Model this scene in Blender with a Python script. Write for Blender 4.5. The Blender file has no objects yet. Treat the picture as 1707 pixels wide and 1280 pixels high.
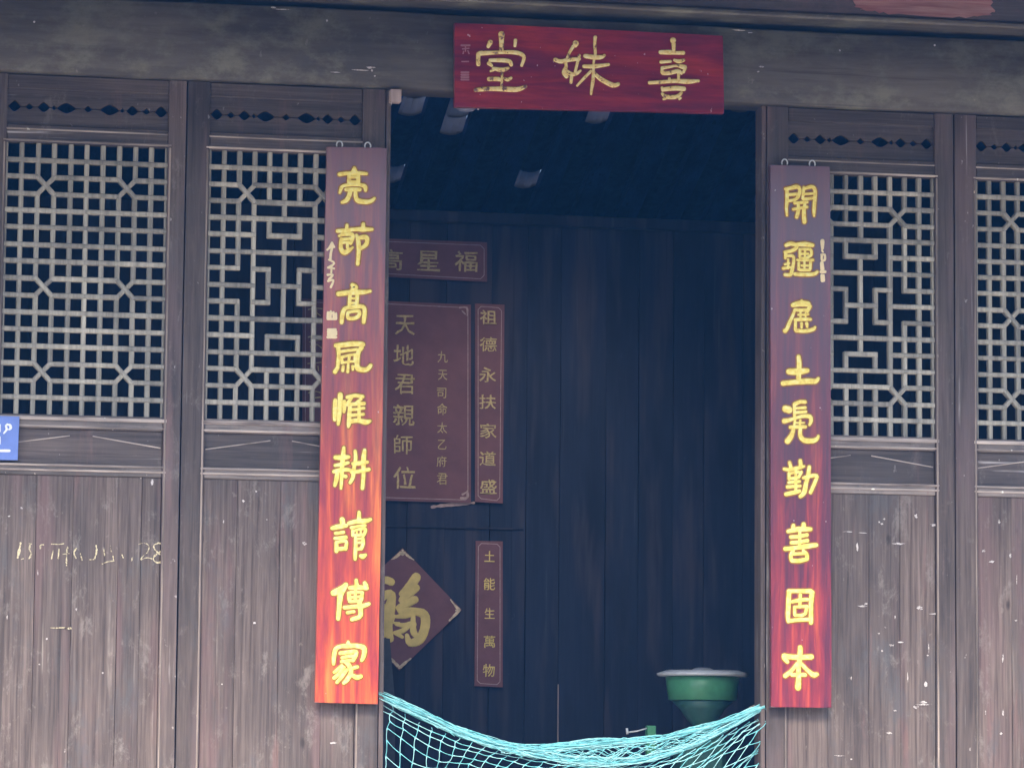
import bpy, bmesh, math, random
from mathutils import Vector, Matrix
random.seed(7)
S = bpy.context.scene

# ------------------------------------------------------------------ camera
F = 5970.0; CX, CY = 853.5, 640.0; DIST = 12.3
def _d(px, py):
    v = Vector((px - CX, -(py - CY), -F)); v.normalize(); return v
_Z = _d(1358.0, -56400.0)
_X = _d(33000.0, 1550.0); _X = (_X - _Z * _X.dot(_Z)).normalized()
_Y = _Z.cross(_X)
RW = Matrix((_X, _Y, _Z))                     # camera axes -> world axes
CAM = Vector((-2.5269, -DIST, 1.6))
cd = bpy.data.cameras.new('camera'); cam = bpy.data.objects.new('camera', cd)
S.collection.objects.link(cam); S.camera = cam
cam.matrix_world = Matrix.Translation(CAM) @ RW.to_4x4()
cd.sensor_fit = 'HORIZONTAL'; cd.sensor_width = 36.0; cd.lens = F / 1707.0 * 36.0
cd.clip_start = 0.1; cd.clip_end = 500.0

def P(u, v, y=0.0):
    """measured point of the photograph on the upright plane at depth y"""
    r = RW @ Vector((u - CX, -(v - CY), -F))
    return CAM + r * ((y - CAM.y) / r.y)

# ------------------------------------------------------------------ light
SUN_EL, SUN_ROT = 44.0, 196.0     # rot: compass angle of the sun
w = bpy.data.worlds.new('World'); S.world = w; w.use_nodes = True
nt = w.node_tree; nt.nodes.clear()
sky = nt.nodes.new('ShaderNodeTexSky'); sky.sky_type = 'NISHITA'; sky.sun_disc = False
sky.sun_elevation = math.radians(SUN_EL); sky.sun_rotation = math.radians(SUN_ROT)
sky.air_density = 1.0; sky.dust_density = 2.2; sky.ozone_density = 2.0
bg = nt.nodes.new('ShaderNodeBackground'); bg.inputs[1].default_value = 0.15
wo = nt.nodes.new('ShaderNodeOutputWorld')
nt.links.new(sky.outputs[0], bg.inputs[0]); nt.links.new(bg.outputs[0], wo.inputs[0])
sl = bpy.data.lights.new('sun', 'SUN'); sl.energy = 2.0; sl.angle = math.radians(25); sl.color = (1.0, .87, .72)
sun = bpy.data.objects.new('sun', sl); S.collection.objects.link(sun)
_a, _e = math.radians(SUN_ROT), math.radians(SUN_EL)
sdir = Vector((math.sin(_a) * math.cos(_e), math.cos(_a) * math.cos(_e), math.sin(_e)))
sun.rotation_euler = sdir.to_track_quat('Z', 'Y').to_euler(); sun.location = (-3, -14, 14)
S.view_settings.view_transform = 'Standard'; S.view_settings.look = 'None'
S.view_settings.gamma = 1.0; S.view_settings.use_curve_mapping = False
S.view_settings.exposure = 1.62
S.render.engine = 'CYCLES'
S.cycles.use_denoising = True
S.cycles.max_bounces = 8; S.cycles.diffuse_bounces = 6
S.cycles.sample_clamp_indirect = 6.0

# ------------------------------------------------------------------ materials
def lin(r, g, b):
    f = lambda c: (c / 255 / 12.92) if c / 255 <= .04045 else ((c / 255 + .055) / 1.055) ** 2.4
    return (f(r), f(g), f(b), 1)
class NB:
    def __init__(s, name):
        s.m = bpy.data.materials.new(name); s.m.use_nodes = True
        s.t = s.m.node_tree; s.t.nodes.clear()
        s.out = s.n('ShaderNodeOutputMaterial'); s.p = s.n('ShaderNodeBsdfPrincipled')
        s.l(s.p.outputs[0], s.out.inputs[0])
        s.geo = s.n('ShaderNodeNewGeometry'); s.oi = s.n('ShaderNodeObjectInfo')
    def n(s, t): return s.t.nodes.new(t)
    def l(s, a, b): s.t.links.new(a, b)
    def coord(s, scale, rnd=31.0):
        mu = s.n('ShaderNodeVectorMath'); mu.operation = 'MULTIPLY'
        s.l(s.geo.outputs['Position'], mu.inputs[0]); mu.inputs[1].default_value = scale
        if not rnd: return mu.outputs[0]
        sc = s.n('ShaderNodeVectorMath'); sc.operation = 'MULTIPLY_ADD'
        cmb = s.n('ShaderNodeCombineXYZ')
        for i in range(3): s.l(s.oi.outputs['Random'], cmb.inputs[i])
        s.l(cmb.outputs[0], sc.inputs[0]); sc.inputs[1].default_value = (rnd, rnd * .7, rnd * 1.3)
        s.l(mu.outputs[0], sc.inputs[2]); return sc.outputs[0]
    def noise(s, scale, detail=5, rough=.6, rnd=31.0, dist=0.0):
        t = s.n('ShaderNodeTexNoise'); s.l(s.coord(scale, rnd), t.inputs['Vector'])
        t.inputs['Scale'].default_value = 1; t.inputs['Detail'].default_value = detail
        t.inputs['Roughness'].default_value = rough; t.inputs['Distortion'].default_value = dist
        return t.outputs[0]
    def ramp(s, fac, stops):
        r = s.n('ShaderNodeValToRGB'); s.l(fac, r.inputs[0]); e = r.color_ramp.elements
        while len(e) < len(stops): e.new(.5)
        for i, (p, c) in enumerate(stops):
            e[i].position = p; e[i].color = c if len(c) == 4 else (*c, 1)
        return r.outputs[0]
    def mask(s, fac, a, b):
        m = s.n('ShaderNodeMapRange'); m.interpolation_type = 'SMOOTHSTEP'; s.l(fac, m.inputs[0])
        m.inputs[1].default_value = a; m.inputs[2].default_value = b; return m.outputs[0]
    def math(s, op, a, b):
        m = s.n('ShaderNodeMath'); m.operation = op
        for i, x in enumerate((a, b)):
            if isinstance(x, (int, float)): m.inputs[i].default_value = x
            else: s.l(x, m.inputs[i])
        return m.outputs[0]
    def mix(s, fac, a, b, mode='MIX'):
        m = s.n('ShaderNodeMix'); m.data_type = 'RGBA'; m.blend_type = mode
        for i, x in ((0, fac), (6, a), (7, b)):
            if isinstance(x, (int, float)): m.inputs[i].default_value = x
            elif isinstance(x, tuple): m.inputs[i].default_value = x if len(x) == 4 else (*x, 1)
            else: s.l(x, m.inputs[i])
        return m.outputs[2]
    def bump(s, h, d, strength=.6):
        b = s.n('ShaderNodeBump'); s.l(h, b.inputs['Height']); b.inputs['Distance'].default_value = d
        b.inputs['Strength'].default_value = strength; s.l(b.outputs[0], s.p.inputs['Normal'])
    def fin(s, col, rough=.6, spec=.5, metal=0.0):
        if isinstance(col, tuple): s.p.inputs['Base Color'].default_value = col if len(col) == 4 else (*col, 1)
        else: s.l(col, s.p.inputs['Base Color'])
        if isinstance(rough, (int, float)): s.p.inputs['Roughness'].default_value = rough
        else: s.l(rough, s.p.inputs['Roughness'])
        s.p.inputs['Specular IOR Level'].default_value = spec; s.p.inputs['Metallic'].default_value = metal
        return s.m
def wood(name, dark, light, axis='z', pale=(.42, .38, .36), streak=.5, chips=.4, rough=.62, spec=.5,
         fine=90.0, tint=None, vary=.22, blot=None, bumpd=.0012, smudge=0, knots=False):
    b = NB(name)
    def sc(f, s):  # f across, s along the grain
        return {'z': (f, f, s), 'x': (s, f, f), 'y': (f, s, f)}[axis]
    g = b.noise(sc(fine, 2.6), 7, .65, dist=.4)
    g2 = b.noise(sc(fine * 3, 9), 4, .6)
    col = b.ramp(g, [(.33, dark), (.67, light)])
    col = b.mix(b.mask(g2, .35, .75), col, b.mix(.3, col, light), 'MIX')
    br = b.noise(sc(5, 1.3), 4, .6)
    col = b.mix(1.0, col, b.ramp(br, [(.3, (.58, .58, .60)), (.7, (1.36, 1.33, 1.3))]), 'MULTIPLY')
    if tint: col = b.mix(b.math('MULTIPLY', b.mask(b.noise(sc(9, 1.0), 3, .6), .5, .68), .55), col, tint)
    if blot:
        col = b.mix(b.math('MULTIPLY', b.mask(b.noise((4, 4, 6), 6, .7), .46, .68), .8), col, blot)
    st = b.mask(b.noise(sc(55, 1.1), 5, .55), .63, .74)
    brk = b.mask(b.noise(sc(14, 3.0), 4, .6), .45, .62)
    col = b.mix(b.math('MULTIPLY', b.math('MULTIPLY', st, brk), streak), col, pale)
    ch = b.mask(b.noise((38, 38, 26), 3, .55), .70, .745)
    col = b.mix(b.math('MULTIPLY', ch, chips), col, tuple(min(1, c * 1.35) for c in pale[:3]))
    dk = b.mask(b.noise(sc(42, .8), 4, .5), .64, .72)
    col = b.mix(b.math('MULTIPLY', dk, .5), col, tuple(c * .45 for c in dark[:3]))
    if knots:
        vo = b.n('ShaderNodeTexVoronoi'); vo.inputs['Scale'].default_value = 1
        b.l(b.coord((6.5, 6.5, 2.6), 17), vo.inputs['Vector'])
        kn = b.mask(b.math('ADD', vo.outputs['Distance'], b.math('MULTIPLY', g2, .05)), .10, .045)
        col = b.mix(b.math('MULTIPLY', kn, .8), col, (.022, .014, .012))
        cr = b.mask(b.noise((95, 95, .9), 3, .5), .70, .74)
        col = b.mix(b.math('MULTIPLY', cr, .85), col, (.012, .009, .008))
    if smudge:
        sm = b.mask(b.noise((11, 11, 5.5), 8, .78, 0, .2), .54, .70)
        col = b.mix(b.math('MULTIPLY', sm, smudge), col, (.27, .24, .22))
        wn = b.mask(b.noise((12, 12, 1.3), 7, .72, 0, .1), .56, .70)
        col = b.mix(b.math('MULTIPLY', wn, smudge), col, (.20, .11, .10))
        gr = b.mask(b.noise((5, 5, 1.9), 6, .72, 0, .1), .52, .68)
        col = b.mix(b.math('MULTIPLY', gr, smudge), col, (.085, .088, .095))
    v = b.n('ShaderNodeMapRange'); b.l(b.oi.outputs['Random'], v.inputs[0])
    v.inputs[3].default_value = 1 - vary; v.inputs[4].default_value = 1 + vary
    col = b.mix(1.0, col, v.outputs[0], 'MULTIPLY')
    b.bump(b.math('ADD', g, b.math('MULTIPLY', g2, .4)), bumpd)
    r = b.n('ShaderNodeMapRange'); b.l(br, r.inputs[0]); r.inputs[3].default_value = rough - .12; r.inputs[4].default_value = rough + .14
    return b.fin(col, r.outputs[0], spec)
def plain(name, col, rough=.5, spec=.5, metal=0.0, n=0.15, sc=(20, 20, 20)):
    b = NB(name); k = b.noise(sc, 5, .65)
    c = b.mix(1.0, (*col[:3], 1), b.ramp(k, [(.25, (1 - n,) * 3), (.75, (1 + n,) * 3)]), 'MULTIPLY')
    b.bump(k, .0008, .3); return b.fin(c, rough, spec, metal)

M = {}
M['frame'] = wood('aged_frame_wood', (.040, .029, .026), (.115, .090, .080), 'z', pale=(.40, .37, .36), tint=(.155, .105, .105), streak=.9, fine=70, smudge=.4)
M['rail'] = wood('aged_rail_wood', (.040, .031, .029), (.115, .092, .083), 'x', pale=(.40, .37, .36), streak=.95, chips=.3, smudge=.3)
M['railpale'] = wood('weathered_pale_rail_wood', (.06, .05, .045), (.30, .26, .235), 'x', pale=(.62, .55, .50), streak=1, chips=.8, smudge=.6, fine=60)
M['worn'] = wood('worn_bead_wood', (.12, .095, .085), (.62, .54, .48), 'x', pale=(.80, .72, .64), streak=1, chips=.8, vary=.1, fine=40)
M['wornz'] = wood('worn_upright_bead', (.085, .068, .06), (.42, .35, .30), 'z', pale=(.75, .64, .52), streak=1, chips=.8, vary=.1, fine=60)
M['plank'] = wood('aged_plank_wood', (.046, .031, .027), (.165, .130, .115), 'z', pale=(.36, .32, .28), tint=(.17, .10, .10), streak=.6, chips=.14, vary=.06, smudge=.62, knots=True)
M['lattice'] = wood('grey_lattice_wood', (.19, .185, .155), (.41, .39, .33), 'z', pale=(.42, .40, .38), streak=.5, chips=.2, vary=.16, fine=60, rough=.55)
M['beam'] = wood('lintel_wood', (.058, .050, .043), (.105, .096, .082), 'x', streak=.12, chips=.1, vary=.02, blot=(.18, .18, .135), fine=30, rough=.5, spec=.6)
M['eave'] = wood('eave_wood', (.055, .050, .055), (.10, .09, .095), 'x', pale=(.3, .2, .18), streak=.25, chips=.1, blot=(.15, .10, .10), vary=.05)
M['peel'] = wood('peeling_red_patch', (.26, .09, .10), (.45, .27, .25), 'x', pale=(.55, .4, .36), streak=.9, chips=.7, vary=.05, fine=50)
M['inner'] = wood('navy_veiled_plank', (.012, .020, .046), (.019, .026, .052), 'z', pale=(.25, .25, .28), streak=.12, chips=.03, tint=(.075, .060, .075), vary=.08, spec=.25)  # blue veil over the dark interior is painted into the plank colour
M['navy_veil'] = wood('navy_veiled_roof_wood', (.030, .11, .42), (.05, .15, .50), 'y', pale=(.1, .14, .3), streak=.1, chips=0, vary=.08, spec=.2)  # saturated navy: the veil over the roof void is put into the colour
M['tile'] = plain('roof_tile_clay', (.05, .12, .30), .8, .2, n=.3)  # clay tiles with the same painted blue veil in their colour
b = NB('translucent_roof_tile'); b.fin((.5, .5, .55), .6, .3)
tl = b.n('ShaderNodeBsdfTranslucent'); mxs = b.n('ShaderNodeMixShader'); mxs.inputs[0].default_value = .5
b.l(b.ramp(b.noise((40, 40, 40), 4, .6), [(.35, (.003, .003, .004)), (.65, (.014, .012, .012))]), tl.inputs[0])
b.l(b.p.outputs[0], mxs.inputs[1]); b.l(tl.outputs[0], mxs.inputs[2]); b.l(mxs.outputs[0], b.out.inputs[0]); M['tile_pale'] = b.m

def lacquer(name, stops, axis, rough, spec, sc=22, ior=1.5, stain=None):
    b = NB(name)
    s = {'z': (sc, sc, 1.6), 'x': (1.6, sc, sc)}[axis]
    a = b.noise(s, 6, .6, dist=.6)
    col = b.ramp(a, stops)
    f = b.noise(tuple(k * 5 for k in s), 4, .6)
    col = b.mix(1.0, col, b.ramp(f, [(.3, (.8, .78, .8)), (.7, (1.2, 1.15, 1.1))]), 'MULTIPLY')
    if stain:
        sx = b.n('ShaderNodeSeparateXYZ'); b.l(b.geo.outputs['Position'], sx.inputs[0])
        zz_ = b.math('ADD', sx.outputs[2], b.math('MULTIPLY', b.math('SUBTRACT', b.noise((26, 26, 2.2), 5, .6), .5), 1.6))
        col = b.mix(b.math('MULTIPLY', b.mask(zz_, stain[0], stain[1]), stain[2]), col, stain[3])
    sp = b.mask(b.noise((70, 70, 45), 2, .5), .74, .78)
    col = b.mix(b.math('MULTIPLY', sp, .6), col, (.75, .6, .6))
    b.bump(f, .0006, .4)
    m = b.fin(col, rough, spec)
    b.p.inputs['Coat Weight'].default_value = 1.0; b.p.inputs['Coat Roughness'].default_value = rough * .9
    b.p.inputs['Coat IOR'].default_value = ior
    return m
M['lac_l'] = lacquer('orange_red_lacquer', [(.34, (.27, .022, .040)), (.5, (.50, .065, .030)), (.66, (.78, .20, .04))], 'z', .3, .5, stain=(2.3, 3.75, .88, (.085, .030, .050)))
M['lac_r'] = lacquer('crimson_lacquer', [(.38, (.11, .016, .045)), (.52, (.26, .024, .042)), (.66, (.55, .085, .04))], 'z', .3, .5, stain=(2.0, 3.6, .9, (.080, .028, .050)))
M['lac_s'] = lacquer('plum_red_lacquer', [(.32, (.12, .014, .050)), (.5, (.23, .018, .048)), (.70, (.42, .040, .035))], 'x', .3, .4, 14, 1.4)
b = NB('gold_paint'); k = b.noise((60, 60, 60), 4, .6)
col = b.ramp(k, [(.3, (.80, .56, .09)), (.5, (.96, .80, .18)), (.72, (.98, .90, .36))]); b.bump(k, .0006, .5)
M['gold'] = b.fin(col, .42, .5)
b = NB('worn_gilding'); k = b.noise((45, 45, 45), 5, .65)
col = b.ramp(k, [(.36, (.20, .10, .10)), (.44, (.95, .72, .24)), (.6, (1.0, .90, .45))]); b.bump(k, .0015, .7)
M['gild'] = b.fin(col, .38, .6)
M['olive'] = plain('carved_edge_ochre', (.30, .13, .012), .5, n=.4, sc=(60, 60, 60))
M['pinkwhite'] = plain('pale_inscription_paint', (.88, .72, .42), .5, n=.15)
M['sealdim'] = plain('faded_seal_paint', (.36, .15, .19), .5, n=.2)
M['steel'] = plain('galvanised_hook', (.75, .76, .78), .35, .5, .4)
M['poster'] = plain('maroon_paper', (.19, .085, .10), .55, .4, n=.22, sc=(7, 7, 7))
M['pgold'] = plain('faded_gold_print', (.62, .50, .24), .55, n=.35, sc=(90, 90, 90))
M['pborder'] = plain('faded_border_print', (.44, .32, .32), .55, n=.3, sc=(60, 60, 60))
M['fugold'] = plain('gold_foil_print', (.85, .68, .22), .45, n=.25, sc=(9, 9, 9))
M['fucorner'] = plain('gold_corner_print', (.70, .58, .42), .5, n=.5, sc=(60, 60, 60))
def worn_paint(name, base, paint):
    b = NB(name); k = b.noise((170, 170, 170), 5, .75); k2 = b.noise((30, 30, 12), 4, .6)
    col = b.ramp(b.math('ADD', b.math('MULTIPLY', k, .6), b.math('MULTIPLY', k2, .4)), [(.42, base), (.52, paint)])
    return b.fin(col, .9, .1)
M['chalk'] = worn_paint('yellow_chalk', (.15, .12, .10), (.72, .64, .42))
M['whitechip'] = worn_paint('white_paint_fleck', (.17, .14, .13), (.62, .58, .56))
M['blue'] = plain('blue_enamel', (.16, .25, .62), .35, n=.1)
M['white'] = plain('white_enamel', (.85, .88, .92), .4, n=.05)
M['net'] = plain('turquoise_nylon', (.17, .56, .60), .5, n=.22, sc=(60, 60, 60))
M['netp'] = plain('pale_turquoise_nylon', (.34, .70, .72), .5, n=.2, sc=(60, 60, 60))
M['green'] = plain('green_machine_paint', (.085, .33, .17), .4, .5, n=.2)
M['dkgreen'] = plain('dark_green_machine_paint', (.045, .14, .12), .45, .5, n=.2)
M['lid'] = plain('aluminium_lid', (.75, .80, .85), .35, .6, .0, n=.1)
M['wedge'] = plain('raw_wood_block', (.42, .34, .33), .7, n=.25, sc=(60, 60, 9))
M['bowl'] = plain('grey_enamel', (.16, .17, .24), .5)
M['dark'] = plain('blackened_wood', (.06, .07, .09), .7, n=.3)
M['stone'] = plain('pale_paving_stone', (.50, .44, .37), .8, .3, n=.2, sc=(3, 3, 3))
M['ground'] = plain('packed_courtyard_ground', (.36, .32, .28), .9, .2, n=.2, sc=(2, 2, 2))
M['plaster'] = plain('aged_plaster', (.17, .165, .16), .9, .2, n=.2, sc=(1.5, 1.5, 1.5))
M['rooft'] = plain('dark_roof_tiles', (.04, .04, .045), .8, .2, n=.3, sc=(4, 4, 4))

# ------------------------------------------------------------------ helpers
def link(o): S.collection.objects.link(o); return o
def mesh_obj(name, bm, mats, parent=None, smooth=False):
    bmesh.ops.recalc_face_normals(bm, faces=bm.faces)
    me = bpy.data.meshes.new(name); bm.to_mesh(me); bm.free()
    for m in (mats if isinstance(mats, (list, tuple)) else [mats]): me.materials.append(m)
    if smooth:
        for p in me.polygons: p.use_smooth = True
    o = link(bpy.data.objects.new(name, me))
    if parent is not None:
        o.parent = parent
        o.matrix_parent_inverse = Matrix.Identity(4)
        # meshes are written in world coordinates: bring them into the parent's frame
        me.transform(WM(parent).inverted())
    return o
def WM(o):
    m = Matrix.LocRotScale(o.location, o.rotation_euler, o.scale)
    return (WM(o.parent) @ m) if o.parent else m
def thing(name, label, cat, loc=(0, 0, 0), group=None, kind=None):
    o = link(bpy.data.objects.new(name, None)); o.location = loc; o.empty_display_size = .1
    o['label'] = label; o['category'] = cat
    if group: o['group'] = group
    if kind: o['kind'] = kind
    return o
def tag(o, label=None, cat=None, group=None, kind=None):
    if label: o['label'] = label
    if cat: o['category'] = cat
    if group: o['group'] = group
    if kind: o['kind'] = kind
    return o
def box(bm, x0, x1, y0, y1, z0, z1, mi=0):
    vs = [bm.verts.new((x, y, z)) for z in (z0, z1) for y in (y0, y1) for x in (x0, x1)]
    for f in ((0, 1, 3, 2), (4, 6, 7, 5), (0, 4, 5, 1), (2, 3, 7, 6), (0, 2, 6, 4), (1, 5, 7, 3)):
        q = bm.faces.new([vs[i] for i in f]); q.material_index = mi
def bbox(x0, x1, y0, y1, z0, z1, bev=.003):
    bm = bmesh.new(); box(bm, x0, x1, y0, y1, z0, z1)
    if bev: bmesh.ops.bevel(bm, geom=bm.edges[:], offset=bev, segments=1, affect='EDGES')
    return bm
def plate(pts, y0, y1, bm=None, mi=0):
    """prism of an outline (x,z) between depths y0 (front) and y1"""
    bm = bm or bmesh.new()
    a = [bm.verts.new((x, y0, z)) for x, z in pts]; c = [bm.verts.new((x, y1, z)) for x, z in pts]
    bm.faces.new(a).material_index = mi; bm.faces.new(c[::-1]).material_index = mi
    n = len(pts)
    for i in range(n): bm.faces.new((a[i], a[(i + 1) % n], c[(i + 1) % n], c[i])).material_index = mi
    return bm
def wavyplank(x0, x1, y0, y1, z0, z1, amp=.0012):
    """a plank with slightly uneven long edges and a cupped face"""
    bm = bmesh.new(); N = 10; rows = []
    ph = random.random() * 9
    for i in range(N + 1):
        z = z0 + (z1 - z0) * i / N
        l = x0 + amp * math.sin(ph + i * .9); r = x1 + amp * math.sin(ph * 2 + i * .7)
        m = y0 - .0005
        rows.append([bm.verts.new(p) for p in ((l, y1, z), (l, y0 + .0010, z), (l + .0012, y0, z), ((l + r) / 2, m, z), (r - .0012, y0, z), (r, y0 + .0010, z), (r, y1, z))])
    for a, c in zip(rows, rows[1:]):
        for j in range(7): bm.faces.new((a[j], a[(j + 1) % 7], c[(j + 1) % 7], c[j]))
    bm.faces.new(rows[0][::-1]); bm.faces.new(rows[-1]); return bm
def bar(p, q, w, y0, y1, ext=.0):
    """chamfered wooden bar from (x,z) to (x,z), width w, front y0, back y1"""
    a, c = Vector(p), Vector(q); d = (c - a).normalized(); n = Vector((-d.y, d.x)); a = a - d * ext; c = c + d * ext
    h = w / 2; cf = .0032; bm = bmesh.new(); rings = []
    for pt, s in ((a, 1), (c, 1)):
        j = random.uniform(-.0006, .0006)
        prof = [(-h, y1), (-h, y0 + cf), (-h + cf, y0), (h - cf, y0), (h, y0 + cf), (h, y1)]
        rings.append([bm.verts.new((pt.x + n.x * (o + j), yy, pt.y + n.y * (o + j))) for o, yy in prof])
    for i in range(6): bm.faces.new((rings[0][i], rings[0][(i + 1) % 6], rings[1][(i + 1) % 6], rings[1][i]))
    bm.faces.new(rings[0][::-1]); bm.faces.new(rings[1]); return bm
def tube(bm, pts, r, n=5, cap=True, mi=0):
    pts = [Vector(p) for p in pts]; rings = []
    for i, p in enumerate(pts):
        d = (pts[min(i + 1, len(pts) - 1)] - pts[max(i - 1, 0)])
        if d.length < 1e-7: d = Vector((0, 0, 1))
        d.normalize(); u = d.cross(Vector((0, 1, 0)) if abs(d.y) < .9 else Vector((1, 0, 0))).normalized(); v = d.cross(u)
        rr = r[i] if isinstance(r, (list, tuple)) else r
        rings.append([bm.verts.new(p + (u * math.cos(k * 2 * math.pi / n) + v * math.sin(k * 2 * math.pi / n)) * rr) for k in range(n)])
    for a, c in zip(rings, rings[1:]):
        for k in range(n): bm.faces.new((a[k], a[(k + 1) % n], c[(k + 1) % n], c[k])).material_index = mi
    if cap: bm.faces.new(rings[0][::-1]).material_index = mi; bm.faces.new(rings[-1]).material_index = mi
def lathe(bm, c, prof, n=40):
    rings = []
    for r, z in prof:
        rings.append([bm.verts.new((c[0] + r * math.cos(k * 2 * math.pi / n), c[1] + r * math.sin(k * 2 * math.pi / n), z)) for k in range(n)])
    for a, d in zip(rings, rings[1:]):
        for k in range(n): bm.faces.new((a[k], a[(k + 1) % n], d[(k + 1) % n], d[k]))
    bm.faces.new(rings[0][::-1]); bm.faces.new(rings[-1])

# ---- brush strokes: "x,y,w x,y,w; ..." in tenths of an enlarged view
def smooth(pts):
    if len(pts) < 3: base = pts
    out = []
    n = len(pts)
    for i in range(n - 1):
        p0, p1, p2, p3 = pts[max(i - 1, 0)], pts[i], pts[i + 1], pts[min(i + 2, n - 1)]
        for k in range(4):
            t = k / 4
            out.append(tuple(.5 * ((2 * b_) + (-a_ + c_) * t + (2 * a_ - 5 * b_ + 4 * c_ - d_) * t * t + (-a_ + 3 * b_ - 3 * c_ + d_) * t ** 3)
                             for a_, b_, c_, d_ in zip(p0, p1, p2, p3)))
    out.append(pts[-1]); return out
def strokes(bm, text, u0, v0, k, y, h=.0022, grow=0.0, mi=0, wk=1.0, rough=.04):
    for si, s in enumerate([q for q in text.split(';') if q.strip()]):
        pts = [tuple(float(a) for a in q.split(',')) for q in s.split()]
        pts = [(a + (5.0,))[:3] if len(a) == 2 else a for a in pts]
        pts = smooth(pts)
        W = []
        for x, yy, wd in pts:
            g = P(u0 + x * k, v0 + yy * k, y)
            W.append((g.x, g.z, (wd * wk * k / 2 + grow) / 475.0 * (1 + random.uniform(-rough, rough))))
        rows = []
        # rounded start and end
        def ring(cx, cz, dx, dz, r, f):
            nx, nz = -dz, dx
            return [bm.verts.new((cx + nx * r * o, y - h * hh * f - si * .00002, cz + nz * r * o)) for o, hh in
                    ((-1, 0), (-.93, .85), (-.6, 1), (.6, 1), (.93, .85), (1, 0))]
        n = len(W)
        for i in range(n):
            a, c = W[max(i - 1, 0)], W[min(i + 1, n - 1)]
            dx, dz = c[0] - a[0], c[1] - a[1]; L = math.hypot(dx, dz) or 1e-6; dx /= L; dz /= L
            x, z, r = W[i]
            if i == 0:
                for t in (.96, .7): rows.append(ring(x - dx * r * t * .85, z - dz * r * t * .85, dx, dz, r * math.sqrt(1 - t * t), .35 if t > .9 else .8))
            rows.append(ring(x, z, dx, dz, r, 1))
            if i == n - 1:
                for t in (.7, .96): rows.append(ring(x + dx * r * t * .85, z + dz * r * t * .85, dx, dz, r * math.sqrt(1 - t * t), .35 if t > .9 else .8))
        for a, c in zip(rows, rows[1:]):
            for j in range(5): bm.faces.new((a[j], a[j + 1], c[j + 1], c[j])).material_index = mi
def character(text, u0, v0, k, y, parent, mats, wk=1.15, name='character', h=.0018, outline=2.0):
    bm = bmesh.new()
    if outline: strokes(bm, text, u0, v0, k, y - .0002, .0006, outline, 1, wk, 0.0)
    strokes(bm, text, u0, v0, k, y - .0002, h, 0, 0, wk)
    bm.normal_update()
    me = bpy.data.meshes.new(name); bm.to_mesh(me); bm.free()
    for m in mats: me.materials.append(m)
    for p in me.polygons: p.use_smooth = True
    o = link(bpy.data.objects.new(name, me)); o.parent = parent; me.transform(WM(parent).inverted()); return o
def glyph(ch, u, v, wpx, hpx, y, parent, mat, bold=.0, name='character'):
    cu = bpy.data.curves.new('g', 'FONT'); cu.body = ch; cu.size = 1; cu.offset = bold; cu.extrude = .006; cu.resolution_u = 2
    t = link(bpy.data.objects.new('g', cu)); bpy.context.view_layer.update()
    me = bpy.data.meshes.new_from_object(t.evaluated_get(bpy.context.evaluated_depsgraph_get()))
    bpy.data.objects.remove(t); bpy.data.curves.remove(cu)
    xs = [q.co.x for q in me.vertices]; ys = [q.co.y for q in me.vertices]
    c = P(u, v, y); a = P(u + wpx / 2, v, y); d = P(u, v - hpx / 2, y)
    sx = 2 * (a - c).length / (max(xs) - min(xs)); sz = 2 * (d - c).length / (max(ys) - min(ys))
    mx, my = (max(xs) + min(xs)) / 2, (max(ys) + min(ys)) / 2
    me.name = name
    for q in me.vertices:
        q.co = Vector((c.x + (q.co.x - mx) * sx, y - .001 - q.co.z * .15, c.z + (q.co.y - my) * sz))
    bm = bmesh.new(); bm.from_mesh(me)
    bmesh.ops.subdivide_edges(bm, edges=bm.edges[:], cuts=1)
    from mathutils import noise as mn
    jx = abs(a.x - c.x) * .085; ph_ = random.uniform(0, 50)
    for q in bm.verts:
        d = mn.noise_vector(Vector((q.co.x * 90 + ph_, q.co.z * 90, 3.1)))
        q.co.x += d.x * jx; q.co.z += d.y * jx
    bm.to_mesh(me); bm.free()
    me.materials.clear(); me.materials.append(mat)
    o = link(bpy.data.objects.new(name, me)); o.parent = parent; me.transform(WM(parent).inverted()); return o

# ------------------------------------------------------------------ setting: ground and floors
FL = .75
bm = bmesh.new(); box(bm, -150, 150, -150, 150, -.5, 0)
tag(mesh_obj('ground', bm, M['ground']), 'packed earth courtyard ground in front of the hall', kind='structure')
bm = bmesh.new(); box(bm, -9, 9, -1.9, 9, .004, FL - .004)
tag(mesh_obj('platform', bm, M['stone']), 'raised stone platform carrying the hall', kind='structure')
bm = bmesh.new(); box(bm, -4.2, 4.2, .2, 7.4, FL - .003, FL)
tag(mesh_obj('floor', bm, M['stone']), 'dark hall floor behind the doors', kind='structure')
for i in range(4):
    bm = bbox(-2.2, 2.2, -1.9 - .32 * (i + 1), -1.9 - .32 * i, .002, FL - .15 * (i + 1), .01)
    tag(mesh_obj('step', bm, M['stone']), 'stone step below the hall platform', kind='structure')

# ------------------------------------------------------------------ thin bluish air
bm = bmesh.new(); box(bm, -40, 40, -45, 12, -1.2, 9.0)
hz = bpy.data.materials.new('thin_air'); hz.use_nodes = True; hn = hz.node_tree; hn.nodes.clear()
ho = hn.nodes.new('ShaderNodeOutputMaterial'); hv = hn.nodes.new('ShaderNodeVolumePrincipled')
hv.inputs['Color'].default_value = (.10, .40, 1.0, 1); hv.inputs['Density'].default_value = .0030
hn.links.new(hv.outputs[0], ho.inputs['Volume'])
tag(mesh_obj('haze', bm, hz), 'thin bluish haze filling the air of the courtyard', kind='stuff')

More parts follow.
